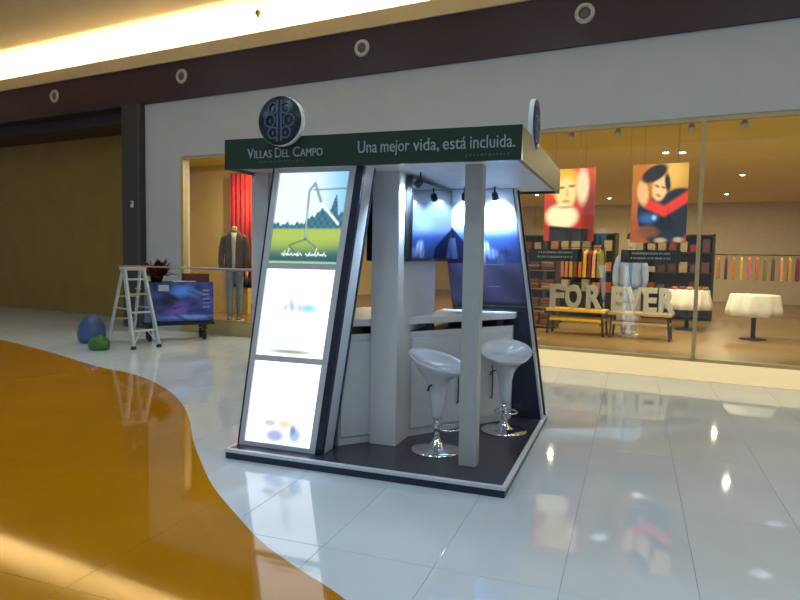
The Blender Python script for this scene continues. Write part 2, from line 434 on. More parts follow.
# window: frame, mullions, panes
win = MB().box(SL, SL+.07, .0, .12, FZ, 3.56); 
wf = sbox(SL, SR, .02, .12, 3.50, 3.56).build('window_1', FRAME); struct(wf, 'full height shop window with thin tan frame')
sbox(SL, SR, .02, .12, FZ-.005, FZ+.04).build('window_sill', FRAME, wf)
sbox(SL, SL+.07, .0, .14, FZ, 3.56).build('window_jamb', FRAME, wf)
for s_ in (-2.70, 2.12, 6.9): sbox(s_-.025, s_+.025, .02, .10, FZ, 3.5).build('mullion', FRAME, wf)
edges = [SL+.07, -2.725, -2.675, 2.095, 2.145, 6.875]
for a, b in ((0,1),(2,3),(4,5)): sbox(edges[a], edges[b], .055, .063, FZ+.04, 3.5).build('pane', GLASS, wf)
# shop lamps
sd = None
for (s_, t_) in [(1.33,3.3),(1.61,3.4),(-1.21,12.2),(-3.12,10.5),(-1.6,3.0),(-4.4,2.6),(-6.4,.95),(4.6,2.6),(-1.6,7.2),(2.6,7.2),(-5.2,7.0),(5.8,7.4),(2.2,11.8)]:
    if sd is None:
        sd = empty('shop_downlight'); tag(sd, 'round warm downlight in the ochre shop ceiling', 'downlight', 'shop ceiling downlights')
        MB().lathe([(.05,-.002),(.08,-.012),(.085,0)], n=20).build('bezel', WHITEL, sd)
        MB().lathe([(.005,-.018),(.045,-.016),(.05,-.006)], n=20).build('lens', mat('shop_lens', (.9,.9,.9), emit=(1,.90,.74), estr=28), sd)
        L = bpy.data.lights.new('shop_light', 'AREA'); L.shape = 'DISK'; L.size = .10; L.energy = SHOP_W; L.color = (1.0,.83,.52)
        lo = bpy.data.objects.new('lamp', L); C.objects.link(lo); lo.parent = sd; lo.location = (0,0,-.04)
        d_ = sd
    else: d_ = copy_tree(sd)
    d_.location = W(s_, t_, 3.62)
# track of little spots at the window head
tr = sbox(-.9, 2.9, .28, .32, 3.575, 3.618).build('lamp_track', FRAME); tag(tr, 'slim lamp track along the inside of the window head', 'lamp track')
ts = None
for s_ in (.30, .97, 1.95, 2.6):
    if ts is None:
        ts = empty('track_spotlight'); tag(ts, 'small cream spot lamp clipped to the window track', 'spotlight', 'spot lamps on the window track')
        MB().tube([(0,0,0),(0,0,-.05)], .012, 8).build('stem', FRAME, ts)
        MB().lathe([(.03,0),(.04,.03),(.045,.12),(.038,.125)], n=16).xf(Matrix.Translation((0,.0,-.06)) @ Matrix.Rotation(2.3,4,'X')).build('head', mat('spot_cream', (.7,.6,.42), rough=.4), ts)
        p_ = ts
    else: p_ = copy_tree(ts)
    p_.location = W(s_, .30, 3.575); p_.rotation_euler = (0,0,SROT)
    L = bpy.data.lights.new('track_light', 'SPOT'); L.energy = 110; L.spot_size = 1.2; L.spot_blend = .7; L.color = (1,.86,.60); L.shadow_soft_size = .03
    lo = bpy.data.objects.new('lamp', L); C.objects.link(lo); lo.parent = p_
    lo.matrix_local = Matrix.Translation((0,.11,-.17)) @ Vector((0,0,-1)).rotation_difference(Vector((0,1.5,-2.4)).normalized()).to_matrix().to_4x4()

# ================================================================== KIOSK
K = empty('exhibition_kiosk'); tag(K, 'square sales kiosk with dark green fascia, slanted light boxes and round emblems', 'kiosk')
KW, KD, KH = 2.245, 2.318, .08
pf = MB().box(.01, KW-.01, .01, KD-.01, 0, KH-.012).build('platform', NAVY, K)
MB().box(.03, KW-.03, .03, KD-.03, KH-.012, KH-.002).build('deck', DECK, pf)
for (a,b,c,d) in ((0,KW,0,.035),(0,KW,KD-.035,KD),(0,.035,.035,KD-.035),(KW-.035,KW,.035,KD-.035)):
    MB().box(a,b,c,d,KH-.028,KH).build('edge_trim', mat('pale_edge_trim', (.60,.65,.74), rough=.35, noise=.03), pf, .004)
# ---- slanted light boxes
def caption(u, v):
    x = (u-.17)/.66
    if x < 0 or x > 1 or .47 < x < .53: return 0
    b = .098
    h = 1-smooth(.005,.013,abs(v-b-.013*math.sin(x*78)*math.sin(x*17+.6)))
    for c, hh in ((.05,.045),(.13,.075),(.36,.03),(.62,.03),(.74,.075),(.80,.03),(.93,.03)):
        h = max(h, (1-smooth(.006,.014,abs(x-c-(v-b)*.5)))*(1 if b-.02 < v < b+hh else 0))
    return h*.85
def pic_garden(u, v):
    sky = mix((.80,.95,1.0), (.22,.55,.80), smooth(.35,1.0,math.hypot((u-.15)*.8,(v-.5)*.5)/.75))
    hor = .40
    tl = hor+.05+.015*math.sin(u*40)+.012*math.sin(u*91+2)+.16*smooth(.35,.75,u)*(1-.35*smooth(.75,1,u))
    tl += .20*max(0,1-abs(u-.86)/.05)
    col = sky
    if v < tl: col = mix(col, mix((.02,.10,.16),(.05,.22,.30),.5+.5*math.sin(u*70)*math.sin(v*60)), smooth(0,.02,tl-v))
    if v < hor:
        g = mix((.40,.52,.09),(.08,.22,.10), smooth(.30,.05,v)*.9+.25*smooth(.6,1,u)*smooth(.3,.1,v))
        col = mix(col, g, smooth(0,.03,hor-v))
    # swing frame: tall A-post, cross bar, brace
    f = max(seg(u,v,(.46,.80),(.49,.27),.017), seg(u,v,(.46,.80),(.53,.88),.017), seg(u,v,(.53,.88),(.66,.66),.018), seg(u,v,(.52,.81),(.98,.82),.009), seg(u,v,(.50,.27),(.66,.18),.010))
    col = mix(col, (.10,.20,.24), f*.8)
    col = mix(col, (.85,.93,.95), seg(u,v,(.66,.66),(.93,.44),.016))
    col = mix(col, (.60,.75,.70), .6*seg(u,v,(.47,.60),(.49,.30),.008))
    sh = max(seg(u,v,(.27,.20),(.50,.27),.010), seg(u,v,(.27,.20),(.34,.14),.010))
    col = mix(col, (.03,.14,.10), sh*.7)
    col = mix(col, (.015,.08,.13), .85*smooth(.19,.05,v)*(1 if v > .025 else 0))
    if v < .025: col = (.35,.55,.35)
    return mix(col, (.95,1,1), caption(u,v))
def pic_sky(u, v):
    col = (1.8,1.95,2.15)
    col = mix(col, (.20,.70,.85), .9*blob(u,v,.68,.56,.16,.06,.8))
    col = mix(col, (.50,.58,.78), .95*blob(u,v,.40,.56,.22,.05,.8)*(.7+.3*math.sin(u*60)))
    col = mix(col, (.50,.58,.78), .85*blob(u,v,.42,.62,.05,.09,.9))
    col = mix(col, (.28,.36,.22), .95*blob(u,v,.5,.055,.40,.028,.8))
    col = mix(col, (.75,.78,.72), .8*blob(u,v,.42,.135,.22,.015,.9))
    return col
def pic_table(u, v):
    col = (1.8,1.92,2.15)
    col = mix(col, (.85,.98,1.05), .6*blob(u,v,.55,.45,.07,.22,.9))
    for a in ((.44,.10,.16,.085,(.30,.36,.70)),(.74,.13,.10,.10,(.25,.45,.72)),(.34,.25,.11,.05,(.55,.55,.52)),(.57,.25,.13,.06,(.85,.72,.48)),(.70,.19,.04,.06,(.18,.30,.55)),(.14,.045,.07,.02,(.78,.82,.60)),(.85,.62,.03,.015,(.80,.88,.95))):
        col = mix(col, a[4], .9*blob(u,v,a[0],a[1],a[2],a[3],.6))
    return col
LEAN = .147
PSCR = print_mat('backlit_garden_print', 1.15); PWHT = print_mat('backlit_pale_print', 1.0)
def slab(y0, y1, f0, f1, z0, z1):
    """solid between the slanted lines x = f0 + LEAN*z and x = f1 + LEAN*z"""
    q = lambda y: [(f0+LEAN*z0,y,z0),(f1+LEAN*z0,y,z0),(f1+LEAN*z1,y,z1),(f0+LEAN*z1,y,z1)]
    return MB().hull8(q(y0), q(y1))
def light_box(M):
    lb = slab(.19, .345, .035, .775, KH, 2.288).xf(M).build('light_box', GREYP, K)
    slab(.15, .19, .715, .775, KH, 2.288).xf(M).build('dark_edge', NAVY, lb)
    slab(.345, .375, .025, .78, KH, 2.288).xf(M).build('back_panel', NAVY, lb)
    slab(.15, .19, .012, .03, KH, 2.288).xf(M).build('dark_edge', NAVY, lb)
    rows = [(1.555,2.245,pic_garden,PSCR),(.825,1.510,pic_sky,PWHT),(.115,.780,pic_table,PWHT)]
    # frame rails around the three screens
    slab(.145,.19,.03,.075,KH,2.288).xf(M).build('frame_rail', GREYP, lb); slab(.145,.19,.665,.715,KH,2.288).xf(M).build('frame_rail', GREYP, lb)
    for (a,b) in ((KH,.115),(.780,.825),(1.510,1.555),(2.245,2.288)): slab(.148,.19,.075,.665,a,b).xf(M).build('frame_rail', GREYP, lb)
    for (z0,z1,fn,m) in rows:
        o = M @ Vector((.075+LEAN*z0,.165,z0)); px = M @ Vector((.665+LEAN*z0,.165,z0)); pz = M @ Vector((.075+LEAN*z1,.165,z1))
        picture('screen', o, px-o, pz-o, 110, 120, fn, m, lb)
    return lb
light_box(Matrix.Identity(4))
REAR = Matrix.Translation((KW+.015, 2.335, 0)) @ Matrix.Rotation(PI, 4, 'Z')
rear = light_box(REAR)
# big scenic print on the inner face of the rear light box
def pic_house(u, v):
    z = v
    col = mix((.020,.045,.17),(.62,.80,1.0), smooth(.58,.93,z))
    col = mix(col, (.012,.022,.085), smooth(.64,.44,z)*.7)
    if z < .40: col = mix((.030,.027,.070),(.052,.046,.105), .5+.5*math.sin(u*9+z*14))
    gable = .80-u*.85                                   # dark gabled house at the television side
    if z > .38 and u < .33 and z < gable: col = mix(col, (.004,.006,.028), smooth(0,.02,gable-z))
    if .06 < u < .15 and .42 < z < .60: col = (.035,.05,.14)
    for a in ((.55,.52,.05,.05,(.30,.37,.55)),(.62,.47,.08,.04,(.14,.19,.36)),(.80,.48,.07,.035,(.008,.012,.035)),(.74,.42,.05,.05,(.04,.05,.13)),(.50,.45,.03,.06,(.18,.22,.36))):
        col = mix(col, a[4], .8*blob(u,z,a[0],a[1],a[2],a[3],.5)*(.7+.3*math.sin(u*110)))
    if .48 < u < .76 and .375 < z < .385: col = (.07,.10,.08)
    if .50 < u < .68 and abs(z-.20) < .006 and math.sin(u*160) > -.2: col = (.18,.19,.28)
    col = mix(col, (.003,.004,.012), smooth(.09,.05,z))
    if .038 < z < .046: col = (.02,.09,.05)
    return col
zA, zB = 1.11, 2.286
o = REAR @ Vector((.775+LEAN*zA,.3765,zA)); px = REAR @ Vector((.045+LEAN*zA,.3765,zA)); pz = REAR @ Vector((.775+LEAN*zB,.3765,zB))
picture('inner_print', o, px-o, pz-o, 120, 150, pic_house, print_mat('gloss_print', 0, rough=.12, coat=.6), rear)
o1 = REAR @ Vector((.03,.38,0))
a_ = slab(.345,.392,.012,.032,KH,2.288).xf(REAR).build('slanted_trim', ALU, rear)
# ---- post, central wall, side posts
post = MB().box(1.825,1.955,.33,.44,KH-.002,2.29).build('post', mat('post_grey', (.42,.45,.46), rough=.35, noise=.04), K, .004)
MB().box(1.0,1.23,.59,1.62,KH-.002,2.29).build('central_wall', WHITEL, K, .003)
MB().box(.0,.15,.40,.46,KH-.002,2.29).build('corner_post', GREYP, K, .003)
MB().box(1.55,1.905,2.215,2.25,KH-.002,2.29).build('corner_panel', WHITEL, K, .003)
# ---- counters
def counter(poly, slabpoly, nm, doors):
    cab = MB().prism(poly, KH-.002, .985).build('cabinet', WHITEL, K, .002)
    MB().prism(slabpoly, 1.050, 1.105).build('worktop', WHITEL, K, .003)
    MB().prism(poly, .985, .990).build('slot_shade_sheet', NAVY, cab)  # dark sheet added to stand in for the shade inside the slot
    n = len(poly); cx = sum(p[0] for p in poly)/n; cy = sum(p[1] for p in poly)/n
    for k in (0,1,2,3):
        bx, by = poly[k % n]; bx = bx+(cx-bx)*.3; by = by+(cy-by)*.3
        MB().box(bx-.03,bx+.03,by-.03,by+.03,.990,1.050).build('riser', NAVY, cab)
    (ax,ay),(bx,by) = doors
    L = math.hypot(bx-ax,by-ay); d = Vector(((bx-ax)/L,(by-ay)/L,0)); nrm = Vector((d.y,-d.x,0))
    nd = max(1, round(L/.55))
    for k in range(nd):
        a0 = k*L/nd+.012; a1 = (k+1)*L/nd-.012
        p0 = Vector((ax,ay,0))+d*a0; p1 = Vector((ax,ay,0))+d*a1
        q = lambda z: [p0+Vector((0,0,z)), p1+Vector((0,0,z)), p1+nrm*.018+Vector((0,0,z)), p0+nrm*.018+Vector((0,0,z))]
        dr = MB().hull8(q(.15), q(.93)).build('door', WHITEL, cab, .002)
        if L > .5:
            hp = p0+d*((a1-a0)-.07 if k == 0 else .55*(a1-a0))+nrm*.04
            MB().tube([hp-nrm*.022+Vector((0,0,.32)),hp+Vector((0,0,.32)),hp+Vector((0,0,.62)),hp-nrm*.022+Vector((0,0,.62))], .007, 6).build('handle', mat('dark_steel', (.12,.12,.13), rough=.3, metal=.8), dr)
counter([(1.231,.905),(1.93,1.86),(1.93,1.95),(1.231,1.95)], [(1.231,.865),(1.955,1.85),(1.955,1.955),(1.231,1.955)], 'right', ((1.231,.905),(1.93,1.86)))
counter([(.80,.42),(.999,.645),(.999,1.75),(.45,1.75),(.45,.6)], [(.795,.40),(.999,.61),(.999,1.76),(.44,1.76),(.44,.58)], 'left', ((.80,.42),(.999,.645)))
# ---- header
H0, H1 = 2.267, 2.495
hd = MB().box(-.009,KW+.02,.046,KD,2.29,2.32).build('header', mat('header_soffit', (.70,.72,.76), rough=.4), K)
MB().box(-.009,KW+.034,.030,.060,H0,H1).build('front_fascia', GREEN, hd)
MB().box(-.009,KW+.034,KD-.02,KD+.01,H0,H1).build('rear_fascia', GREEN, hd)
MB().box(KW+.004,KW+.034,.060,KD-.02,H0,H1).build('side_fascia', SIDEP, hd)
MB().box(-.009,.021,.060,KD-.02,H0,H1).build('side_fascia', SIDEP, hd)
def T(x,z,y=.0265): return Matrix.Translation((x,y,z)) @ FRONT
cur = 1.115
for w, ww in (('Una',.146),('mejor',.213),('vida,',.186),('está',.162),('incluida.',.30)):
    text_mesh('slogan_word', w, .122, T(cur,2.352), LETTER, hd, width=ww); cur += ww+.028
def smallcaps(words, x, z, big, small, parent, m, total):
    parts = []; cur = 0.0
    for w in words.split(' '):
        a = text_mesh('name_lettering', w[0], big, T(x+cur,z), m, parent); cur += max(v.co.x for v in a.data.vertices)-min(v.co.x for v in a.data.vertices)+.008; parts.append(a)
        a = text_mesh('name_lettering', w[1:], small, T(x+cur,z), m, parent); cur += max(v.co.x for v in a.data.vertices)-min(v.co.x for v in a.data.vertices)+.035; parts.append(a)
    k = total/(cur-.035)
    for a in parts:
        for v in a.data.vertices: v.co.x = x+(v.co.x-x)*k
smallcaps('VILLAS DEL CAMPO', .20, 2.345, .105, .082, hd, LETTER, .635)
# tiny illegible lines under the names
for x0, x1, z in ((.30,.68,2.308),(1.90,2.19,2.300)):
    mm = MB(); x = x0
    while x < x1:
        w = random.uniform(.008,.016); mm.box(x,x+w,.0265,.031,z,z+.016); x += w+.014
    mm.build('fine_lettering', LETTERD, hd)
# round emblems
def emblem_disc(M, shift):
    d = MB().lathe([(.170,-.03),(.181,-.026),(.181,.026),(.170,.03)], n=44).xf(M @ Matrix.Rotation(PI/2,4,'X')).build('emblem_disc', DISCR, K)
    MB().lathe([(.02,.0301),(.179,.0301),(.177,.034),(.02,.034)], n=44).xf(M @ Matrix.Rotation(PI/2,4,'X')).build('disc_face', DISCF, d)
    e = MB()
    for sgn in (-1,1):
        e.box(sgn*.016-.007,sgn*.016+.007,-.039,-.034,-.15,.15)
        for (cx,cz,r) in ((.052,.088,.040),(.078,0,.044),(.052,-.088,.040)):
            e.tube([(sgn*cx+r*math.cos(a),-.037,cz+r*math.sin(a)) for a in [2*PI*k/20 for k in range(20)]], .0065, 6, close=True)
            e.box(sgn*cx-.006,sgn*cx+.006,-.039,-.034,cz-.012,cz+.012)
    e.xf(M).build('disc_motif', EMBLEM, d)
emblem_disc(Matrix.Translation((.512,-.003,2.60)), 0)
emblem_disc(Matrix.Translation((KW+.026,.585,2.60)) @ Matrix.Rotation(PI/2,4,'Z') @ Matrix.Diagonal((1,.62,1,1)), 0)
# ---- spotlights under the header
def spot(loc, target, power, label):
    r = empty('kiosk_spotlight', loc); tag(r, label, 'spotlight', 'spotlights under the kiosk header')
    MB().tube([(0,0,0),(0,0,-.05)], .007, 8).build('stem', BLACK, r)
    d = (Vector(target)-Vector(loc)).normalized()
    R = Vector((0,0,-1)).rotation_difference(d).to_matrix().to_4x4()
    MB().lathe([(.018,.02),(.03,0),(.034,-.05),(.032,-.055)], n=16).xf(Matrix.Translation((0,0,-.07)) @ R).build('lamp_head', mat('spot_dark_metal', (.05,.06,.08), rough=.35, metal=.6), r)
    MB().lathe([(.002,-.056),(.026,-.056),(.027,-.052)], n=14).xf(Matrix.Translation((0,0,-.07)) @ R).build('bulb', mat('bulb_glow', (1,1,1), emit=(.75,.88,1), estr=40), r)
    L = bpy.data.lights.new('kiosk_spot', 'SPOT'); L.energy = power; L.spot_size = 1.9; L.spot_blend = .8; L.color = (.55,.78,1.0); L.shadow_soft_size = .03
    lo = bpy.data.objects.new('lamp', L); C.objects.link(lo); lo.parent = r
    lo.matrix_local = Matrix.Translation(Vector((0,0,-.07))+d*.07) @ R
    return r
spot((1.45,1.80,2.29),(1.45,1.97,2.10),SPOT_W*1.3,'small dark spotlight aimed at the scenic print, beside the television end')
spot((1.74,1.80,2.29),(1.74,1.97,2.10),SPOT_W*1.8,'small dark spotlight aimed at the scenic print, behind the grey post')
spot((1.38,.66,2.29),(1.23,.66,2.15),SPOT_W*.8,'small dark spotlight aimed at the television on the central wall')

# ================================================================== TELEVISIONS
def tv(M, label, gap=.012):
    r = empty('television'); tag(r, label, 'television', 'televisions on the kiosk wall')
    r.matrix_world = M
    MB().box(-.615,.615,0,.05,-.345,.345).build('casing', BLACK, r, .008)
    MB().box(-.59,.59,-.003,.0,-.315,.325).build('screen', SCREEN, r)
    MB().box(-.18,.18,.05,.05+gap,-.12,.12).build('wall_bracket', ALU, r)
    MB().box(-.03,.03,-.0035,.001,-.336,-.326).build('badge', ALU, r)
tv(Matrix.Translation((1.292,1.325,1.925)) @ Matrix.Rotation(PI/2,4,'Z'), 'large black television on the stool side of the white central wall')
tv(Matrix.Translation((.900,1.325,1.925)) @ Matrix.Rotation(-PI/2,4,'Z'), 'black television mostly hidden behind the white central wall', .05)

# ================================================================== STOOLS
def stool(loc, rz, label):
    r = empty('bar_stool', loc, rz); tag(r, label, 'bar stool', 'bar stools at the kiosk counter')
    outer = [(.034,.26),(.042,.29),(.054,.39),(.063,.47),(.076,.53),(.105,.58),(.158,.632),(.205,.680),(.226,.708),(.230,.720),(.222,.723),(.188,.700),(.12,.678),(.05,.670),(.01,.669)]
    def f(p, a, i):
        k = smooth(.06,.23,p.xy.length)*smooth(.52,.71,p.z) if i < 10 else smooth(.03,.22,p.xy.length)
        return Vector((p.x*(1.0+.05*k), p.y, p.z + (-math.cos(a)*.070+.01)*k))
    MB().lathe(outer, n=40, fn=f).build('seat', ABS, r)
    MB().lathe([(.20,0),(.205,.008),(.195,.016),(.12,.026),(.06,.045),(.036,.08),(.030,.10)], n=36).build('base', CHROME, r)
    MB().tube([(0,0,.09),(0,0,.28)], .025, 14).build('gas_column', CHROME, r)
    ring = [(.03,-.02,.205)]+[(.12+.10*math.cos(a),.10*math.sin(a),.205) for a in [(-2.2+4.4*k/12) for k in range(13)]]+[(.03,.02,.205)]
    MB().tube(ring, .009, 8).build('footrest', CHROME, r)
    MB().tube([(0,-.06,.55),(.0,-.12,.535),(.0,-.135,.50)], [.007,.007,.009], 8).build('lever', BLACK, r)
    return r
stool((1.57,.62,KH-.002), math.radians(-18), 'white moulded bar stool between the central wall and the grey post')
stool((1.96,1.42,KH-.002), math.radians(-75), 'white moulded bar stool near the right edge of the kiosk platform')

# ================================================================== LADDER, TUBE, CART
def ladder():
    rd = Vector((.37,.93,0)).normalized(); ld = Vector((-.93,.37,0)).normalized()
    c = Vector((-4.63,4.40,0)); H = 1.33
    r = empty('step_ladder', c); tag(r, 'folding aluminium step ladder standing open by the blue trolley', 'ladder')
    F = lambda h, w: ld*(.42*h/H)+rd*w+Vector((0,0,h))
    Rr = lambda h, w: ld*(.95-.45*h/H)+rd*w+Vector((0,0,h))
    wF = lambda h: .225-.06*h/H; wR = lambda h: .225-.07*h/H
    for sgn in (-1,1):
        ra = MB().bar(F(.03,sgn*wF(0)), F(H-.03,sgn*wF(H)), .04, .085, up=ld).build('front_rail', LADDER, r, .004)
        MB().bar(F(0,sgn*wF(0)), F(.05,sgn*wF(.05)), .048, .095, up=ld).build('foot', RUBBER, ra)
        rb = MB().bar(Rr(.03,sgn*wR(0)), Rr(H-.03,sgn*wR(H)), .034, .06, up=ld).build('rear_rail', LADDER, r, .004)
        MB().bar(Rr(0,sgn*wR(0)), Rr(.05,sgn*wR(.05)), .042, .07, up=ld).build('foot', RUBBER, rb)
        MB().bar(F(.66,sgn*(wF(.66)+.015)), Rr(.66,sgn*(wR(.66)+.015)), .006, .025).build('spreader', LADDER, r)
        MB().bar(F(.05,sgn*wF(.05)), F(.285,sgn*.07), .015, .02, up=ld).build('step_brace', LADDER, r)
    for h in (.30,.60,.90,1.15):
        MB().bar(F(h,-wF(h)+.014), F(h,wF(h)-.014), .095, .03, up=(0,0,1)).build('step', LADDER if h != .90 else BRASS, r, .004)
    for h in (.45,.85): MB().bar(Rr(h,-wR(h)), Rr(h,wR(h)), .025, .03).build('rear_rung', BRASS, r)
    tp = ld*.46+Vector((0,0,H))
    MB().bar(tp-rd*.20, tp+rd*.20, .18, .06).build('top_cap', mat('ladder_cap', (.50,.50,.42), rough=.5), r, .008)
    return c+tp
topc = ladder()
a = Vector((-.004,.43,1.485)); b = topc+Vector((0,0,.03+.013)); d = (b-a)
tag(MB().tube([a, a+d*.5, b+d*.28], .013, 10).build('metal_tube', mat('dull_tube', (.42,.42,.40), rough=.4, metal=.4)), 'long thin grey tube running level from the ladder top to the kiosk', 'tube')

cart = empty('display_trolley', (-4.78,5.42,0), math.radians(48)); tag(cart, 'wheeled display trolley with blue and purple picture panel', 'trolley')
def pic_blue(u, v):
    n = math.sin(u*7+2*math.sin(v*5))*math.cos(v*6+u*3)
    col = mix((.010,.020,.085),(.05,.06,.28), .5+.5*n)
    col = mix(col, (.05,.20,.55), .8*blob(u,v,.50,.78,.16,.12,.8,.4))
    col = mix(col, (.10,.16,.42), .6*blob(u,v,.74,.70,.12,.10,.7))
    col = mix(col, (.13,.06,.32), .7*blob(u,v,.42,.30,.14,.22,.8,.5))
    col = mix(col, (.006,.008,.02), .85*blob(u,v,.28,.52,.12,.20,.6))
    col = mix(col, (.12,.28,.60), .7*blob(u,v,.62,.10,.35,.05,.8))
    col = mix(col, (.006,.010,.03), .6*smooth(.1,.8,math.sin(u*19+3*math.sin(v*9))*math.sin(v*13+u*8)))
    if .83 < u < .95 and (v*9) % 1 < .3 and .25 < v < .85: col = mix(col, (.20,.26,.45), .6)
    return tuple(c*2.1 for c in col)
MB().box(-.61,.61,0,.50,.34,1.08).build('body', mat('trolley_navy', (.012,.016,.05), rough=.4), cart, .01)
picture('picture_panel', (-.49,-.004,.37), (1.09,0,0), (0,0,.70), 80, 50, pic_blue, print_mat('satin_print', 0, rough=.3), cart)
MB().box(-.60,-.50,-.012,0,.36,1.06).build('side_panel', mat('trolley_pale_blue', (.10,.17,.32), rough=.4), cart)
MB().box(-.63,.63,-.02,.52,.29,.34).build('chassis', BLACK, cart, .006)
MB().box(-.36,-.18,-.008,-.004,.92,1.03).build('label_card', mat('card', (.45,.50,.60), rough=.6), cart)
for (x,y) in ((-.50,.08),(.46,.08),(-.50,.42),(.46,.42)):
    w = MB().lathe([(.02,-.025),(.085,-.025),(.095,-.015),(.095,.015),(.085,.025),(.02,.025)], n=18).xf(Matrix.Translation((x,y,.096)) @ Matrix.Rotation(PI/2,4,'Y')).build('wheel', RUBBER, cart)
    MB().box(x-.04,x+.04,y-.035,y+.035,.20,.29).build('caster_fork', BLACK, w)
MB().tube([(-.62,.1,.95),(-.70,.1,.95),(-.70,.40,.95),(-.62,.40,.95)], .014, 8).build('push_handle', ALU, cart)
# things on the trolley
def onc(x,y,z): return cart.matrix_basis @ Vector((x,y,z))
bpy.context.view_layer.update()
fo = empty('red_foliage_plant', onc(-.36,.22,1.08)); tag(fo, 'dark red leafy plant in a low pot on the trolley', 'plant')
MB().lathe([(.09,0),(.12,.10),(.125,.11),(.10,.11),(.02,.10)], n=18).build('pot', mat('dark_pot', (.03,.012,.012), rough=.5), fo)
RED = mat('wine_leaf', (.095,.010,.014), rough=.5, noise=.3)
for k in range(84):
    a = random.uniform(0,2*PI); e = random.uniform(.15,1.35); L = random.uniform(.20,.44)
    d = Vector((math.cos(a)*math.cos(e)*1.35, math.sin(a)*math.cos(e), math.sin(e))).normalized(); sd_ = d.cross(Vector((0,0,1))).normalized()*.06
    p = Vector((math.cos(a)*.04,math.sin(a)*.04,.10)); t = p+d*L+Vector((0,0,-.05)); m_ = p+d*L*.55
    nb = sd_.cross(d).normalized()*.006
    lf = MB().add([p, m_+sd_, t, m_-sd_, m_+nb*2], [(0,1,4),(1,2,4),(2,3,4),(3,0,4)])
    lf.build('leaf', RED, fo)
bxs = empty('rust_carton', onc(.34,.28,1.08), .84); tag(bxs, 'flat reddish brown carton lying on the trolley', 'box')
MB().box(-.22,.22,-.17,.17,0,.15).build('carton_body', mat('rust_card', (.12,.035,.022), rough=.7), bxs, .006)
MB().box(-.03,.03,-.172,.172,.145,.153).build('packing_tape', mat('tape_brown', (.16,.07,.035), rough=.4), bxs)
ppr = MB().box(-.20,.20,-.03,.03,0,.02).build('paper_roll', mat('paper_white', (.62,.64,.68), rough=.7)); ppr.location = onc(.10,-.0,1.08); ppr.rotation_euler = (0,0,math.radians(48)); tag(ppr, 'narrow white paper bundle along the trolley front edge', 'paper')
ppr.data.transform(Matrix.Translation((0,.05,0)))
# bags beside the ladder
def bag(name, loc, sz, m, label, cat):
    r = empty(name, loc); tag(r, label, cat)
    def f(p, a, i): return Vector((p.x*sz[0]*(1+.12*math.sin(3*a+i)), p.y*sz[1]*(1+.10*math.cos(4*a+i)), p.z*sz[2]*(1+.03*math.sin(5*a))))
    MB().lathe([(.55,0),(.95,.08),(1,.3),(.92,.6),(.6,.85),(.22,.94),(.18,1.0),(.05,1.0)], n=22, fn=f).build('sack', m, r)
    MB().tube([(.16*sz[0],0,.93*sz[2]),(-.16*sz[0],.02,.94*sz[2]),(0,.16*sz[1],.935*sz[2])], .008, 6).build('tie', RUBBER, r)
bag('blue_sack', (-5.98,4.58,0), (.24,.22,.50), mat('blue_plastic', (.06,.11,.24), rough=.35), 'blue plastic sack on the floor beyond the step ladder', 'bag')
bag('green_sack', (-5.22,3.98,0), (.17,.16,.24), mat('green_plastic', (.04,.16,.03), rough=.35), 'small green plastic sack on the floor in front of the step ladder', 'bag')

# ================================================================== SHOP CONTENTS
def mannequin(name, label, loc, rz, jacket, shirt, legs, skin, hat=None, h=1.0):
    r = empty(name, loc, rz); tag(r, label, 'mannequin'); r.scale = (h,h,h)
    MB().lathe([(.20,0),(.20,.012),(.02,.02)], n=24).build('stand', ALU, r)
    for sgn in (-1,1):
        MB().loft([((sgn*.09,-.02,.06),.045,.10),((sgn*.09,.0,.12),.05,.055),((sgn*.095,.0,.48),.068,.07),((sgn*.09,0,.80),.085,.09),((sgn*.06,0,.95),.10,.11)]).build('trouser_leg', legs, r)
        MB().loft([((sgn*.09,-.06,.02),.04,.11),((sgn*.09,-.06,.05),.042,.11),((sgn*.09,-.01,.09),.038,.06)]).build('shoe', mat('shoe_pink', (.45,.25,.16), rough=.6), r)
        sl = MB().tube([(sgn*.14,0,1.45),(sgn*.20,0,1.39),(sgn*.245,.0,1.22),(sgn*.262,-.02,1.02),(sgn*.24,-.06,.86)], [.05,.068,.064,.056,.05], 12).build('sleeve', jacket, r)
        MB().loft([((sgn*.245,-.07,.74),.02,.03),((sgn*.245,-.065,.80),.03,.04),((sgn*.25,-.06,.87),.035,.035)], 10).build('hand', skin, sl)
    MB().loft([((0,0,.86),.205,.135),((0,0,.98),.195,.13),((0,0,1.15),.185,.125),((0,0,1.33),.215,.125),((0,0,1.44),.205,.105),((0,0,1.50),.11,.075),((0,.01,1.54),.08,.07)]).build('jacket', jacket, r)
    MB().loft([((0,-.105,.84),.045,.035),((0,-.105,1.15),.035,.035),((0,-.10,1.36),.05,.04),((0,-.06,1.50),.06,.04)], 10).build('shirt', shirt, r)
    MB().loft([((0,0,1.48),.062,.06),((0,0,1.56),.055,.055),((0,0,1.60),.05,.05),((0,0,1.61),.02,.02)], 12).build('neck', skin, r)
    if hat:
        hd_ = MB().loft([((0,-.02,1.59),.05,.06),((0,-.02,1.66),.075,.09),((0,0,1.75),.085,.105),((0,0,1.83),.07,.09),((0,0,1.86),.03,.04)], 14).build('head', skin, r)
        MB().loft([((0,-.0,1.765),.10,.13),((0,0,1.78),.092,.115),((0,0,1.85),.08,.10),((0,0,1.89),.03,.04)], 14).build('cap', hat, hd_)
    return r
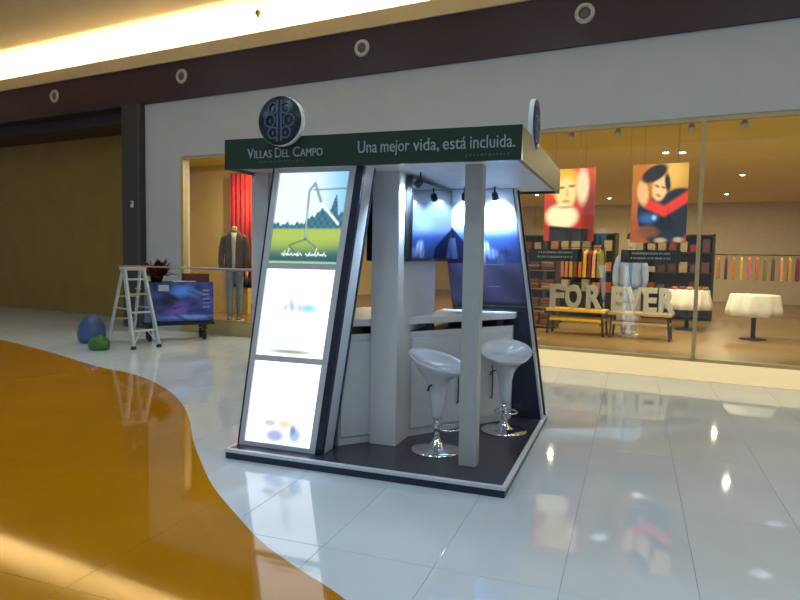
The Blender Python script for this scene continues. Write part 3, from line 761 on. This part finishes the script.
mannequin('dressed_mannequin', 'headless mannequin in brown jacket, white shirt and grey jeans in the window', W(-6.47,.42,FZ), SROT+.6, mat('brown_jacket', (.115,.048,.010), rough=.8, noise=.3), mat('white_shirt', (.65,.60,.50), rough=.8), mat('grey_jeans', (.24,.26,.31), rough=.85, noise=.2), mat('mannequin_cream', (.80,.60,.28), rough=.5), h=1.19)
bpy.data.objects['dressed_mannequin'].scale = (1.02,1.1,1.19)
mannequin('capped_mannequin', 'black capped mannequin behind the tan bench, clothes tinted as the window reflection', W(.86,2.85,FZ), SROT+.1, mat('reflection_blue_top', (.24,.31,.45), rough=.8), mat('blue_shirt', (.10,.18,.45), rough=.8), mat('reflection_blue_trousers', (.28,.34,.44), rough=.85), mat('mannequin_pale', (.70,.60,.45), rough=.5), hat=mat('black_cap', (.015,.015,.02), rough=.7), h=1.0)  # clothes tinted pale blue to stand in for the light box reflection in the glass
# red banner
bn = empty('red_banner', W(-7.22,1.44,0), SROT); tag(bn, 'tall red cloth banner with a dark blue hem hanging by the ochre partition', 'banner')
m_ = MB(); n = 24; vs = []; fs = []
for i in range(n+1):
    x = -.30+.62*i/n; y = .03*math.sin(i*1.3)
    vs += [(x,y,1.07),(x,y,3.38),(x,y+.006,3.38),(x,y+.006,1.07)]
for i in range(n):
    o_ = i*4; fs += [(o_,o_+4,o_+5,o_+1),(o_+1,o_+5,o_+6,o_+2),(o_+2,o_+6,o_+7,o_+3),(o_+3,o_+7,o_+4,o_)]
m_.add(vs, fs, True).build('cloth', mat('red_cloth', (.62,.010,.006), rough=.7, noise=.1), bn)
m2 = MB(); vs2 = [(v[0], v[1]-(.003 if k%4 in (0,1) else -.003), .86 if k%4 in (0,3) else 1.08) for k,v in enumerate(vs)]
m2.add(vs2, fs, True).build('hem', mat('navy_hem', (.01,.015,.06), rough=.7), bn)
MB().tube([(-.34,0,3.39),(.36,0,3.39)], .012, 8).build('rod', ALU, bn)
for x in (-.28,.28): MB().tube([(x,0,3.39),(x,0,3.62)], .003, 5).build('wire', ALU, bn)

# portrait posters, lit from behind
def pic_blonde(u, v):
    col = mix((.62,.02,.006),(.90,.12,.02), smooth(.2,1,v)*.6)
    col = mix(col, (.20,.012,.006), .85*blob(u,v,.92,.35,.16,.40,.6))
    col = mix(col, (1.0,.50,.03), blob(u,v,.40,.80,.30,.22,.3))             # hair
    col = mix(col, (1.05,.72,.42), blob(u,v,.76,.76,.12,.24,.4))
    col = mix(col, (1.05,.74,.26), blob(u,v,.43,.66,.20,.22,.25))           # face
    col = mix(col, (1.1,.88,.50), blob(u,v,.36,.34,.32,.17,.25))            # shoulder
    for a in ((.34,.74),(.55,.76)): col = mix(col, (.34,.08,.015), .85*blob(u,v,a[0],a[1],.07,.018,.5))
    col = mix(col, (.75,.10,.04), .75*blob(u,v,.44,.55,.08,.02,.5)); col = mix(col, (.75,.36,.08), .6*blob(u,v,.46,.65,.025,.06,.8))
    col = mix(col, (.45,.13,.03), .65*blob(u,v,.44,.47,.17,.02,.7))
    col = mix(col, (.016,.008,.008), smooth(.235,.205,v+.06*u)*(1 if u > .12 else .3)*(1 if u < .9 else .3))
    return col
def pic_sweater(u, v):
    col = mix((.42,.07,.008),(.62,.17,.012), smooth(0,1,v)); col = mix(col, (1.0,.56,.10), .9*blob(u,v,.70,.88,.28,.24,.8))
    col = mix(col, (.006,.008,.022), blob(u,v,.62,.28,.45,.34,.10))        # sweater
    col = mix(col, (.006,.008,.022), blob(u,v,.88,.54,.30,.15,.15)); col = mix(col, (.006,.008,.022), blob(u,v,.22,.38,.11,.22,.15))
    st_ = max(seg(u,v,(.28,.50),(.60,.40),.065), seg(u,v,(.60,.40),(1.0,.58),.065)); col = mix(col, (.85,.035,.012), st_)
    col = mix(col, (.95,.50,.18), blob(u,v,.20,.64,.10,.16,.3,.2))          # raised hand
    col = mix(col, (1.0,.58,.24), blob(u,v,.50,.69,.13,.16,.2,-.3))         # face
    col = mix(col, (.02,.008,.008), blob(u,v,.40,.88,.24,.10,.2,.3)); col = mix(col, (.02,.008,.008), blob(u,v,.64,.76,.05,.12,.4,.2))
    col = mix(col, (.10,.02,.01), .8*blob(u,v,.45,.72,.05,.014,.6,-.3)); col = mix(col, (.10,.02,.01), .8*blob(u,v,.57,.70,.04,.014,.6,-.3)); col = mix(col, (.35,.06,.03), .7*blob(u,v,.48,.60,.05,.018,.6,-.3))
    col = mix(col, (.05,.16,.42), .8*blob(u,v,.30,.31,.16,.06,.7)); col = mix(col, (.45,.75,.95), .8*blob(u,v,.42,.32,.04,.03,.7))
    col = mix(col, (.22,.07,.02), .9*blob(u,v,.30,.14,.20,.08,.4)); col = mix(col, (.8,.5,.3), .7*blob(u,v,.55,.03,.10,.03,.6)+.7*blob(u,v,.86,.04,.08,.03,.6))
    return col
DSTW = mat('dark_wire', (.10,.08,.05), rough=.6)
PP = print_mat('backlit_poster_print', 1.25)
def poster(loc, w, h, fn, label):
    r = empty('hanging_poster', loc, SROT); tag(r, label, 'poster', 'portrait posters hanging in the shop window')
    MB().box(-w/2,w/2,0,.03,0,h).build('panel', mat('poster_edge', (.30,.10,.03), rough=.5), r)
    picture('print', (-w/2,-.002,0), (w,0,0), (0,0,h), 90, 120, fn, PP, r)
    for x in (-w*.3,w*.3): MB().tube([(x,.015,h),(x,.015,3.62-loc[2])], .0016, 5).build('wire', DSTW, r)
poster(W(.27,.37,1.90), .76, 1.10, pic_blonde, 'glowing portrait poster of a person with blond hair on red')
poster(W(1.56,.37,1.88), .75, 1.13, pic_sweater, 'glowing portrait poster of a dark haired person in navy sweater with red band')
def sign(loc, w, h, label):
    r = empty('black_sign', loc, SROT); tag(r, label, 'sign', 'black text signs in the shop window')
    MB().box(-w/2,w/2,0,.03,0,h).build('board', BLACK, r)
    for z, x0, x1 in ((.125,-.62,.62),(.055,-.66,.66)):
        mm = MB(); x = x0*w/2
        while x < x1*w/2:
            q = random.uniform(.010,.022); mm.box(x,x+q,-.004,0,z,z+.028); x += q+random.choice((.008,.008,.02))
        mm.build('lettering', mat('sign_ink', (.55,.50,.40), rough=.6), r)
    for x in (-w*.4,w*.4): MB().tube([(x,.015,h),(x,.015,3.62-loc[2])], .0014, 5).build('wire', DSTW, r)
sign(W(.06,.45,1.585), .84, .19, 'black sign with two pale text lines under the blond portrait')
sign(W(1.46,.45,1.585), .82, .19, 'black sign with two pale text lines under the navy sweater portrait')

# tables with the big word
YEL = mat('yellow_bench', (.80,.44,.03), rough=.45, noise=.1)
TAN = mat('tan_bench', (.40,.26,.10), rough=.5, noise=.1)
DST = mat('dark_leg_steel', (.05,.035,.025), rough=.4, metal=.5)
def bench(loc, w, m, label, top):
    r = empty('display_bench', loc, SROT); tag(r, label, 'bench', 'display benches under the big letters')
    MB().box(-w/2,w/2,-.22,.22,top-.05,top).build('bench_top', m, r, .005)
    MB().box(-w/2+.03,w/2-.03,-.20,.20,top-.22,top-.17).build('shelf', m, r, .005)
    for sx in (-1,1):
        for sy in (-1,1): MB().bar((sx*(w/2-.06),sy*.18,top-.05),(sx*(w/2-.03),sy*.19,0),.035,.035).build('leg', DST, r)
TT = 2.3; BT = .47
bench(W(.04,TT,FZ), 1.06, YEL, 'yellow two tier bench carrying the first three letters', BT)
bench(W(1.14,TT,FZ), 1.04, TAN, 'tan two tier bench carrying the last four letters', BT-.01)
LW = mat('grey_white_letter', (.36,.345,.28), rough=.5, noise=.05)
def letter(ch, s0, w, top, idx):
    M = Matrix.Translation(W(s0,TT-.05,FZ+top)) @ Matrix.Rotation(SROT,4,'Z') @ FRONT
    o = text_mesh('standing_letter', ch, .62, M, LW, None, depth=.035, width=w, bold=.024)
    ys = [v.co.z for v in o.data.vertices]; lo_, hi_ = min(ys), max(ys); k = .44/(hi_-lo_)
    for v in o.data.vertices: v.co.z = FZ+top+(v.co.z-lo_)*k
    tag(o, 'big pale standing letter %s, %s of the word on the benches' % (ch, idx), 'letter', 'big letters spelling a word in the window')
    # stroke heavier: widen the outline a little
    return o
for ch, s0, w, nth in (('F',-.46,.25,'first letter'),('O',-.18,.29,'second letter'),('R',.20,.28,'third letter')): letter(ch, s0, w, BT, nth)
for ch, s0, w, nth in (('E',.64,.23,'fourth letter'),('V',.89,.27,'fifth letter'),('E',1.18,.22,'sixth letter'),('R',1.43,.27,'last letter')): letter(ch, s0, w, BT-.01, nth)

# shelf tower with folded clothes
cols = [(.40,.06,.02),(.30,.10,.04),(.55,.42,.25),(.12,.05,.03),(.50,.20,.08),(.35,.30,.22),(.18,.08,.10),(.60,.50,.35)]
cname = ['red','rust','cream','dark brown','orange','stone','plum','ivory']
CM = [mat('cloth_'+cname[i].replace(' ','_'), c, rough=.9, noise=.25, nscale=30) for i,c in enumerate(cols)]
def tower(loc, w, h, n, label, per=2):
    r = empty('shelf_tower', loc, SROT); tag(r, label, 'shelf')
    for sx in (-1,1): MB().box(sx*w/2-.015,sx*w/2+.015,-.2,.2,0,h).build('side_panel', DST, r)
    zs = [.06+k*(h-.1)/n for k in range(n+1)]
    for z in zs: MB().box(-w/2,w/2,-.2,.2,z-.02,z).build('shelf_board', TAN, r)
    return zs
def folded(loc, w, i, where, group):
    r = MB().box(-w/2,w/2,-.14,.14,0,.055).build('folded_garment', CM[i], None, .018)
    r.location = loc; r.rotation_euler = (0,0,SROT+random.uniform(-.05,.05))
    tag(r, 'folded %s garment, %s' % (cname[i], where), 'garment', group)
base_ = W(-.86,3.1,FZ); zs = tower(base_, .62, 1.55, 4, 'dark shelf tower with folded clothes behind the first black sign')
for li, z in enumerate(zs[:-1]):
    for c_ in (-1,1):
        for k in range(3 if li else 4):
            folded(W(-.86+c_*.145,3.1,FZ+z+k*.057), .25, random.choice((0,1,1,3,4,2,6)), '%s in its pile on the %s tower shelf, %s' % (('bottom','second','third','fourth')[k], ('lowest','second','third','top')[li], 'rail side' if c_ > 0 else 'outer side'), 'folded clothes on the shelf tower')
# hanging garments on a rail
rl = empty('clothes_rail', W(-.30,4.2,FZ), SROT); tag(rl, 'dark steel clothes rail behind the first black sign', 'clothes rail')
MB().tube([(-.45,0,0),(-.45,0,1.62),(.45,0,1.62),(.45,0,0)], .014, 8).build('frame', DST, rl)
for x in (-.45,.45): MB().bar((x,-.22,.012),(x,.22,.012),.03,.024).build('foot_bar', DST, rl)
gcol = [('pink',(.62,.16,.14)),('orange',(.60,.20,.03)),('mustard',(.55,.30,.03)),('brown',(.16,.06,.02)),('coral',(.62,.14,.06)),('yellow',(.70,.45,.06)),('maroon',(.20,.02,.02)),('peach',(.70,.35,.18)),('olive',(.22,.18,.03))]
for k,(nm,c) in enumerate(gcol):
    g = empty('hanging_garment', W(-.30-.38+k*.093,4.2,FZ+1.62), SROT); tag(g, '%s garment hanging on the dark clothes rail' % nm, 'garment', 'garments on the clothes rail')
    mm = MB().add([(-.028,-.20,-.12),(.028,-.20,-.12),(.034,-.22,-.62),(-.034,-.22,-.62),(-.028,.20,-.12),(.028,.20,-.12),(.034,.22,-.62),(-.034,.22,-.62),(-.015,-.05,-.05),(.015,-.05,-.05),(.015,.05,-.05),(-.015,.05,-.05)],
        [(3,2,1,0),(4,5,6,7),(0,4,7,3),(2,6,5,1),(7,6,2,3),(0,1,9,8),(1,5,10,9),(5,4,11,10),(4,0,8,11),(8,9,10,11)])
    mm.build('cloth', mat('garment_'+nm, c, rough=.9, noise=.2, nscale=25), g)
    MB().tube([(0,0,-.05),(0,0,.0),(0,.02,.02),(0,.025,.0)], .004, 5).build('hook', ALU, g)
# tall shelf units deep in the shop with pale and warm parcels
def shelf_unit(s_, t_, w, n, lab, palette):
    hs = empty('tall_shelf_unit', W(s_,t_,FZ), SROT); tag(hs, 'tall dark shelf unit %s' % lab, 'shelf', 'tall dark shelf units deep in the shop')
    for sx in (-1,1): MB().box(sx*w/2-.02,sx*w/2+.02,-.2,.2,0,2.0).build('side_panel', DST, hs)
    MB().box(-w/2,w/2,.18,.2,0,2.0).build('back_board', DST, hs)
    for z in (.10,.6,1.1,1.58,1.98): MB().box(-w/2,w/2,-.2,.18,z-.03,z).build('shelf_board', DST, hs)
    for li, z in enumerate((.6,1.1,1.58)):
        for k in range(n):
            pw = w/n*random.uniform(.6,.85); c_ = random.choice(palette)
            r = MB().box(-pw/2,pw/2,-.14,.12,0,random.uniform(.12,.30)).build('parcel', CM[c_], None, .01)
            r.location = W(s_-w/2+.04+(k+.5)*(w-.08)/n,t_,FZ+z); r.rotation_euler = (0,0,SROT)
            tag(r, '%s parcel on the %s board of the shelf unit %s' % (cname[c_], ('lower','middle','upper')[li], lab), 'parcel', 'parcels on the tall dark shelf units')
shelf_unit(-.75,6.2,1.6,6,'behind the clothes rail',(2,7,5,4,0))
shelf_unit(1.35,6.9,1.5,6,'behind the capped mannequin',(2,7,0,6,3))
shelf_unit(-2.7,7.4,1.5,5,'behind the shelf tower',(4,1,3,7))
# white cloth tables on the right
for (s_,t_,lab) in ((1.75,4.4,'round table under a white cloth beyond the tan bench'),(2.9,3.4,'round table under a white cloth beside the window mullion')):
    r = empty('cloth_table', W(s_,t_,FZ)); tag(r, lab, 'table')
    def f(p,a,i): return Vector((p.x,p.y,p.z))*1 if i > 1 else Vector((p.x*(1+.08*math.sin(9*a)),p.y*(1+.08*math.sin(9*a)),p.z))
    MB().lathe([(.44,.42),(.43,.55),(.40,.78),(.39,.80),(.02,.802)], n=54, fn=f).build('cloth', mat('white_cloth', (.75,.70,.60), rough=.8), r)
    MB().tube([(0,0,0),(0,0,.79)], .04, 10).build('pedestal', DST, r); MB().lathe([(.22,0),(.2,.02),(.03,.03)], n=20).build('foot', DST, r)
for k in range(5):
    folded(W(1.60+.14*k-.1,4.4+.1*(k%2),FZ+.804), .12, (0,3,4,1,6)[k], 'on the white cloth table beyond the tan bench', 'folded clothes on the white cloth table')
# low shoe table near the brown jacket
sb_ = empty('shoe_table', W(-5.72,.75,FZ), SROT); tag(sb_, 'low tan table with shoes beside the brown jacket mannequin', 'table')
MB().box(-.35,.35,-.2,.2,.30,.34).build('table_top', TAN, sb_, .005)
for sx in (-1,1):
    for sy in (-1,1): MB().box(sx*.31-.02,sx*.31+.02,sy*.16-.02,sy*.16+.02,0,.30).build('leg', DST, sb_)
for k,(nm,c) in enumerate((('red',(.35,.04,.03)),('cream',(.6,.5,.35)),('dark',(.04,.03,.03)))):
    sh = empty('shoe', W(-5.94+.2*k,.70,FZ+.34), SROT+.2); tag(sh, '%s shoe on the low tan table by the brown jacket' % nm, 'shoe', 'shoes on the low tan table')
    MB().loft([((0,0,0),.045,.125),((0,0,.02),.045,.125)],16).build('sole', RUBBER, sh)
    MB().loft([((0,0,.02),.042,.12),((0,.02,.05),.040,.095),((0,.05,.09),.034,.055),((0,.06,.11),.028,.045)],16).build('upper', mat('shoe_'+nm, c, rough=.6), sh)
# wall mirror panels of light cloth deep at the back: rear rail of garments
rr = empty('rear_clothes_rail', W(2.6,8.4,FZ), SROT); tag(rr, 'long clothes rail deep in the shop on the side of the sweater portrait', 'clothes rail')
MB().tube([(-1.4,0,0),(-1.4,0,1.55),(1.4,0,1.55),(1.4,0,0)], .016, 8).build('frame', DST, rr)
for x in (-1.4,1.4): MB().bar((x,-.25,.012),(x,.25,.012),.03,.024).build('foot_bar', DST, rr)
src_g = [o for o in C.objects if o.name.startswith('hanging_garment')]
for k in range(16):
    g = copy_tree(src_g[(k*4) % len(src_g)]); g.location = W(2.6-1.28+k*.17,8.4,FZ+1.55)
    g['label'] = g['label'].replace('the dark clothes rail', 'the long rail deep in the shop'); g['group'] = 'garments on the long rear rail'
print('tiles', ntile)
